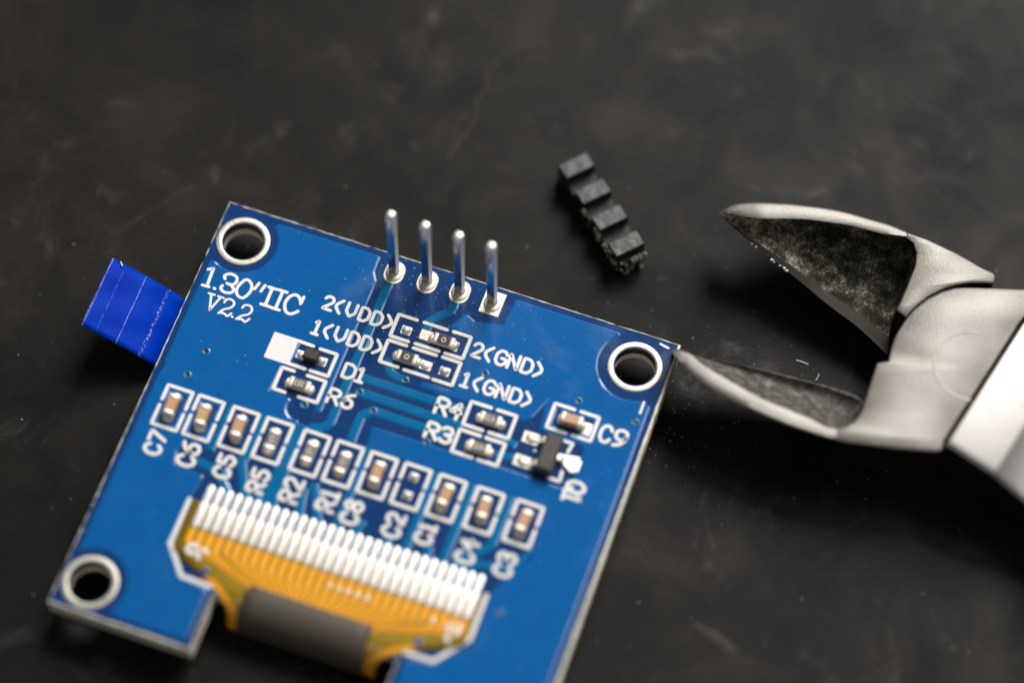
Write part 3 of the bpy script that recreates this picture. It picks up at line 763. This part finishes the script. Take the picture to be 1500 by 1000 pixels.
def shred(x, y, z, r):
    V = []; F = []; n = 7
    for k in range(4):
        for i in range(n):
            a = 2 * math.pi * i / n; rr = r * (.5 + rnd.random()) * math.cos(R(-60 + 40 * k))
            V.append((x + rr * math.cos(a), y + rr * math.sin(a) * .8, z + r * (-.9 + .6 * k) + rnd.uniform(-.06, .06)))
    for k in range(3):
        for i in range(n): F.append((k * n + i, k * n + (i + 1) % n, (k + 1) * n + (i + 1) % n, (k + 1) * n + i))
    F.append(tuple(range(3 * n, 4 * n)))
    return V, F
xe = 1.5 * pit + 1.02
for i in range(26): mb.add(shred(xe + rnd.uniform(0, .28), rnd.uniform(-1.15, 1.15), rnd.choice((rnd.uniform(1.5, 2.1), rnd.uniform(.3, 1.8))), rnd.uniform(.1, .2)))
for i in range(30):
    t = rnd.random() ** .7
    mb.add(shred(-.9 + 5.7 * t, -1.22 - rnd.uniform(0, .14), rnd.uniform(1.0, 2.25), rnd.uniform(.08, .2)))
tag(mb.obj("torn_plastic", HT, HB), kind='stuff')
# ------------------------------------------------------------------ the cutting pliers
PL = empty("cutting_pliers", at(1400, 560, 0), None, 0)
tag(PL, "open steel cutting pliers with pointed hollow jaws, lying beside the board", "pliers")
PO = PL.location.copy()
def resample(p, n):
    P = [Vector(q) for q in p]; d = [0]
    for a, b_ in zip(P, P[1:]): d.append(d[-1] + (b_ - a).length)
    out = []
    for i in range(n):
        s = d[-1] * i / (n - 1); k = 0
        while k < len(d) - 2 and d[k + 1] < s: k += 1
        t = (s - d[k]) / max(1e-9, d[k + 1] - d[k]); out.append(P[k].lerp(P[k + 1], t))
    return out
def sm(p, n): return resample(catmull(p, 8), n)
def loc(p, z): return at(p[0], p[1], z) - PO
def jaw(O, Sp, E, root, zt, ze, tip_z, bt):
    """solid jaw: spine band O-Sp on top, hollow from Sp down to the cutting edge E, ending at the plate along root"""
    n = 40; m = 22
    o = sm(O, n); s = sm(Sp, n); e = sm(E, n); rt = sm(root, m)
    top = MB(); hol = MB(); bev = MB()
    ztop = lambda a: tip_z + (zt - tip_z) * min(1, a / .22) ** .6
    zed = lambda a: tip_z - .25 + (ze - tip_z + .25) * a ** .8
    # spine band (rounded at its outer side) and outer wall
    V = []; F = []
    for i in range(n):
        a = i / (n - 1); z = ztop(a)
        po, ps = o[i], s[i]
        wv = (ps - po)
        w_out = min(.5, .3 + a)
        q = [loc(po, max(.6, z - 4.6 * min(1, .25 + a))), loc(po, z - .35), loc(po + wv * .03, z - .12), loc(po + wv * .16, z - .02), loc(po + wv * .5, z), loc(po + wv * .9, z), loc(ps, z - .05)]
        V += q
    for i in range(n - 1):
        for c in range(6): F.append((i * 7 + c, i * 7 + c + 1, (i + 1) * 7 + c + 1, (i + 1) * 7 + c))
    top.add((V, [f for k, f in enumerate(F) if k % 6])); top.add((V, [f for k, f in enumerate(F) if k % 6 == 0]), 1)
    # hollow
    V = []; Vb = []
    for i in range(n):
        a = i / (n - 1); z0 = ztop(a) - .05; z1 = zed(a)
        for j in range(m):
            t = j / (m - 1)
            p = s[i].lerp(e[i], t * bt)
            k = max(0, (a - .55) / .45) ** 3
            p = p.lerp(rt[min(m - 1, int(round(t * bt * (m - 1))))], k) if k > 0 else p
            zf = z1 + .25 + (z0 - z1 - .25) * (1 - t) ** 1.9 - .95 * math.sin(math.pi * min(1, t * 1.0)) * min(1, a * 1.4) * (1 - a * .2)
            if a > .93: zf = zf + (zt - .06 - zf) * ((a - .93) / .07) ** 2 * (1 if t < .75 else max(0, 1 - (t - .75) / .25))
            V.append(loc(p, zf))
        pa = V[-1]
        Vb += [pa, pa.lerp(loc(e[i], z1), .5), loc(e[i], z1), loc(e[i] + (s[i] - e[i]) * .04, z1 - .25), loc(e[i] + (s[i] - e[i]) * .12, max(.4, z1 - 2.2))]
    F = [(i * m + j, i * m + j + 1, (i + 1) * m + j + 1, (i + 1) * m + j) for i in range(n - 1) for j in range(m - 1)]
    hol.add((V, F))
    Fb = [(i * 5 + c, i * 5 + c + 1, (i + 1) * 5 + c + 1, (i + 1) * 5 + c) for i in range(n - 1) for c in range(4)]
    bev.add((Vb, Fb))
    return top, hol, bev
# upper jaw
O1 = [(1053, 311), (1061, 306), (1068, 302), (1082, 298), (1103, 296.3), (1124, 296.6), (1152, 298), (1180, 301), (1208, 304.5), (1240, 311), (1268, 319), (1300, 328), (1328, 340)]
S1 = [(1054, 312), (1061, 312), (1075, 315), (1096, 318.5), (1124, 320.5), (1152, 320.5), (1180, 321.5), (1208, 325), (1240, 329.5), (1260, 334), (1290, 342), (1310, 345), (1328, 347)]
E1 = [(1054, 313), (1082, 340), (1110, 362.5), (1130, 378.5), (1155, 399), (1180, 418.5), (1210, 444), (1259, 481), (1300, 520)]
R1_ = [(1328, 347), (1338, 355), (1343, 370), (1341, 388), (1336, 402), (1328, 422), (1318, 445), (1308, 475), (1302, 500), (1300, 520)]
ZT = 6.45
top, hol, bev = jaw(O1, S1, E1, R1_, ZT, 2.6, 5.6, .86)
tail = [(1328, 340), (1360, 351), (1400, 370), (1440, 393), (1454, 399), (1457.5, 403), (1457, 410), (1454, 414), (1440, 413), (1420, 413.5), (1402, 416), (1383, 421.5), (1361, 432.5), (1341, 448), (1327, 463), (1313, 452.5), (1318, 445), (1328, 422), (1336, 402), (1341, 388), (1343, 370), (1338, 355), (1328, 347)]
def plate(px, z0, z1, ch=.10):
    w = [loc(p, z1) for p in px]; z1l = z1; lp = [(p.x, p.y) for p in w]
    V = []; F = []
    V1, F1 = slab_data([offset(lp, -ch)], z1l - ch * .8, z1l, ch); 
    V2, F2 = slab_data([lp], z0, z1l - ch * .8)
    k = len(V1); n = len(lp)
    F2 = [tuple(i + k for i in f) for f in F2 if len(f) == 4]
    return (V1, F1), (V2, [tuple(i - k for i in f) for f in F2])
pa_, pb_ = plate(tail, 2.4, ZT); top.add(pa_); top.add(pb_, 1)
J1 = empty("jaw", (0, 0, 0), PL); J1['label'] = "upper jaw with the dark hollow and chipped cutting edge"
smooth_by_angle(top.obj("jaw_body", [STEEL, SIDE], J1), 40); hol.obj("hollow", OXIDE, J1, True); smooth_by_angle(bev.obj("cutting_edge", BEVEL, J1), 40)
# chips along the cutting edge
mb = MB()
for px, py, r in ((1082.5, 340, .07), (1101, 357, .08), (1107, 361.5, .1), (1131, 381, .13), (1134, 384, .08), (1143, 389, .1), (1149, 393, .12), (1152, 396.5, .12)):
    mb.add(shred(*loc((px, py), 4.6), r))
mb.obj("edge_chip", LINT, J1)
# lower jaw
O2 = [(982, 514), (989, 524), (997, 534), (1015, 552), (1042, 571), (1078, 590), (1114, 606), (1150, 621), (1186, 633), (1212, 641), (1226, 643)]
S2 = [(984, 513), (997, 514), (1011, 519), (1024, 530), (1042, 542), (1078, 563), (1114, 583), (1150, 598), (1186, 613), (1210, 625), (1226, 628)]
E2 = [(985, 512), (1000, 512), (1017, 518), (1051, 526), (1096, 536), (1141, 547), (1186, 558), (1222, 568), (1250, 577), (1268, 589)]
R2_ = [(1226, 628), (1240, 625), (1251, 618), (1258, 610), (1265, 597), (1268, 589)]
ZB = 6.15
top, hol, bev = jaw(O2, S2, E2, R2_, ZB, 3.6, 5.5, .96)
bodyp = [(1226, 643), (1240, 646), (1265, 649.5), (1317, 656), (1366, 660), (1377, 660), (1381, 655), (1382, 645), (1410, 601), (1450, 539), (1491, 475), (1532, 425.5), (1500, 423.5), (1450, 421.5), (1410, 420.5), (1398, 420.5), (1381, 424), (1360, 434), (1341, 449.5), (1329, 464),
         (1319, 480), (1311, 494), (1306, 510), (1302, 529), (1286, 531), (1280, 548), (1275, 563), (1270, 580), (1265, 597), (1258, 610), (1251, 618), (1240, 625), (1226, 628)]
pa_, pb_ = plate(bodyp, 2.2, ZB); top.add(pa_); top.add(pb_, 1)
pa_, pb_ = plate([(1372, 650), (1398, 656), (1518, 470), (1484, 470)], 2.3, 5.6); top.add(pa_, 1); top.add(pb_, 1)  # web added across the gap by the handle to stop light leaking through
J2 = empty("jaw", (0, 0, 0), PL); J2['label'] = "lower jaw with the broad pivot plate"
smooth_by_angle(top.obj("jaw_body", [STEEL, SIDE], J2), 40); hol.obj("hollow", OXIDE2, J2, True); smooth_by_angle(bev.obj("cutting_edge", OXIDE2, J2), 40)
pc = loc((1424, 536), ZB)
mesh("pivot", *bead_data(circ(pc.x, pc.y, 2.7, 40, 75, 262), .2, ZB - .006, .02), STEEL, J2, True)
# handle root beyond the plate
A = at(1387, 649, 7.0) - PO; Bp = at(1502, 468, 7.0) - PO
wd = (Bp - A); wd.z = 0; WL = wd.length; wd.normalize()
dh = Vector((wd.y, -wd.x, 0))
V = []; F = []
secs = [(0.0, 6.75, 0, 3.0), (.12, 7.0, 0, 3.0), (3.7, 6.55, 0, 3.0), (4.0, 6.42, 0, 3.0), (4.25, 6.25, .0, 3.0), (6.6, 5.35, .05, 2.6), (8.5, 5.0, .1, 2.4), (30, 4.8, .3, 2.0), (55, 4.8, .3, 2.0)]
for x, z, ex, zb in secs:
    a = A + dh * x - wd * ex; b_ = A + dh * x + wd * (WL + ex)
    for t, zz in ((0, zb), (0, z - .3), (.02, z - .08), (.06, z), (.94, z), (.98, z - .08), (1, z - .3), (1, zb)):
        q = a.lerp(b_, t); V.append((q.x, q.y, zz))
m = 8
for i in range(len(secs) - 1):
    for c in range(m): F.append((i * m + c, i * m + (c + 1) % m, (i + 1) * m + (c + 1) % m, (i + 1) * m + c))
F.append(tuple(range(m))); F.append(tuple(range(len(V) - m, len(V))))
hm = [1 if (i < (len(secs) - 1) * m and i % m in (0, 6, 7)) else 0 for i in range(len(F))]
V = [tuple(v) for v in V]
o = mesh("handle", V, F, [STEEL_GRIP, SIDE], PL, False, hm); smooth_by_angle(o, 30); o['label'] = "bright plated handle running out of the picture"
# dipped grip on the handle, beyond the edge of the picture
V = []; F = []; n = 20
for x, rw, rh in ((9, .2, .2), (9.05, 5.2, 4.2), (10, 5.8, 5.2), (14, 6.2, 5.8), (30, 6.0, 5.6), (52, 5.2, 5.0), (57, 3.6, 3.6), (58.5, .3, .3)):
    c = A + dh * x + wd * (WL / 2)
    for i in range(n):
        a = 2 * math.pi * i / n; q = c + wd * (rw * math.cos(a)); V.append((q.x, q.y, 6.2 + rh * math.sin(a)))
for k in range(7):
    for i in range(n): F.append((k * n + i, k * n + (i + 1) % n, (k + 1) * n + (i + 1) % n, (k + 1) * n + i))
mesh("grip", V, F, plain("dark_dipped_grip", (.03, .03, .032), .5), PL, True)
# ------------------------------------------------------------------ small debris
def tube(pts, r, n=5):
    P = [Vector(p) for p in pts]; V = []; F = []
    for i, p in enumerate(P):
        t = (P[min(i + 1, len(P) - 1)] - P[max(0, i - 1)]).normalized(); s = t.cross(Vector((0, 0, 1))).normalized(); u = s.cross(t)
        for k in range(n): V.append(p + (s * math.cos(2 * math.pi * k / n) + u * math.sin(2 * math.pi * k / n)) * r)
    for i in range(len(P) - 1):
        for k in range(n): F.append((i * n + k, i * n + (k + 1) % n, (i + 1) * n + (k + 1) % n, (i + 1) * n + k))
    return V, F
def fibre(px, r, lab, mat=LINT, z=.06):
    p = [at(a, b_, z) for a, b_ in px]; c = p[0].copy()
    o = mesh("lint_fibre", *tube(catmull([tuple(q - c) for q in p], 4), r), mat, None, True); o.location = c
    tag(o, lab, "fibre")
fibre([(1166, 527.5), (1175, 530), (1184, 534)], .045, "short thick white shred on the black surface between the open jaws")
fibre([(1195, 557), (1198, 552), (1200, 547)], .022, "thin pale lint fibre on the black surface by the lower jaw")
fibre([(655, 236), (668, 215), (684, 195), (697, 172), (698, 150), (712, 130), (716, 108), (735, 88), (760, 75), (800, 68), (830, 52), (858, 38)], .075, "long faint grey hair trailing across the surface behind the board", HAIRM)
fibre([(395, 312), (410, 304), (432, 294), (445, 289)], .035, "pale curved fibre beside the board's top corner", HAIRM)
fibre([(143, 289), (145, 279), (150, 269)], .05, "small pale hair standing behind the blue tab", HAIRM)
def grains(n, place, smin, smax, name, lab, parent=None):
    V = []; F = []
    for i in range(n):
        p = place()
        if p is None: continue
        r = smin + (smax - smin) * random.random() ** 4; k = len(V)
        ax_ = [r * random.uniform(.5, 1.6), r * random.uniform(.5, 1.3), r * random.uniform(.4, .9)]
        for d_ in ((1, 0, 0), (0, 1, 0), (-1, 0, 0), (0, -1, 0), (0, 0, 1), (0, 0, -1)): V.append((p[0] + d_[0] * ax_[0], p[1] + d_[1] * ax_[1], p[2] + d_[2] * ax_[2]))
        F += [(k, k + 1, k + 4), (k + 1, k + 2, k + 4), (k + 2, k + 3, k + 4), (k + 3, k, k + 4), (k + 1, k, k + 5), (k + 2, k + 1, k + 5), (k + 3, k + 2, k + 5), (k, k + 3, k + 5)]
    me = bpy.data.meshes.new(name); me.from_pydata(V, [], F); o = link(name, me, DUSTM, parent)
    return tag(o, lab, None, None, 'stuff')
def pm_():
    if random.random() < .28:
        q = at(random.gauss(1020, 70), random.gauss(590, 60), .02)
    else: q = at(random.uniform(-60, 1560), random.uniform(-60, 1060), .02)
    return q
grains(1500, pm_, .010, .055, "dust", "pale dust grains scattered over the black surface")
def pb():
    u, v = (random.gauss(15.5, 4), random.gauss(.8, 2.2)) if random.random() < .6 else (random.uniform(-2, 32.6), random.uniform(-2.6, 26))
    if not (-2 < u < 32.7 and -2.65 < v < 26): return None
    if any((u - x) ** 2 + (v - y) ** 2 < 1.7 ** 2 for x, y in HOLES): return None
    return (u, -v, .045)
grains(1500, pb, .009, .052, "board_dust", "fine white dust on the board", B)
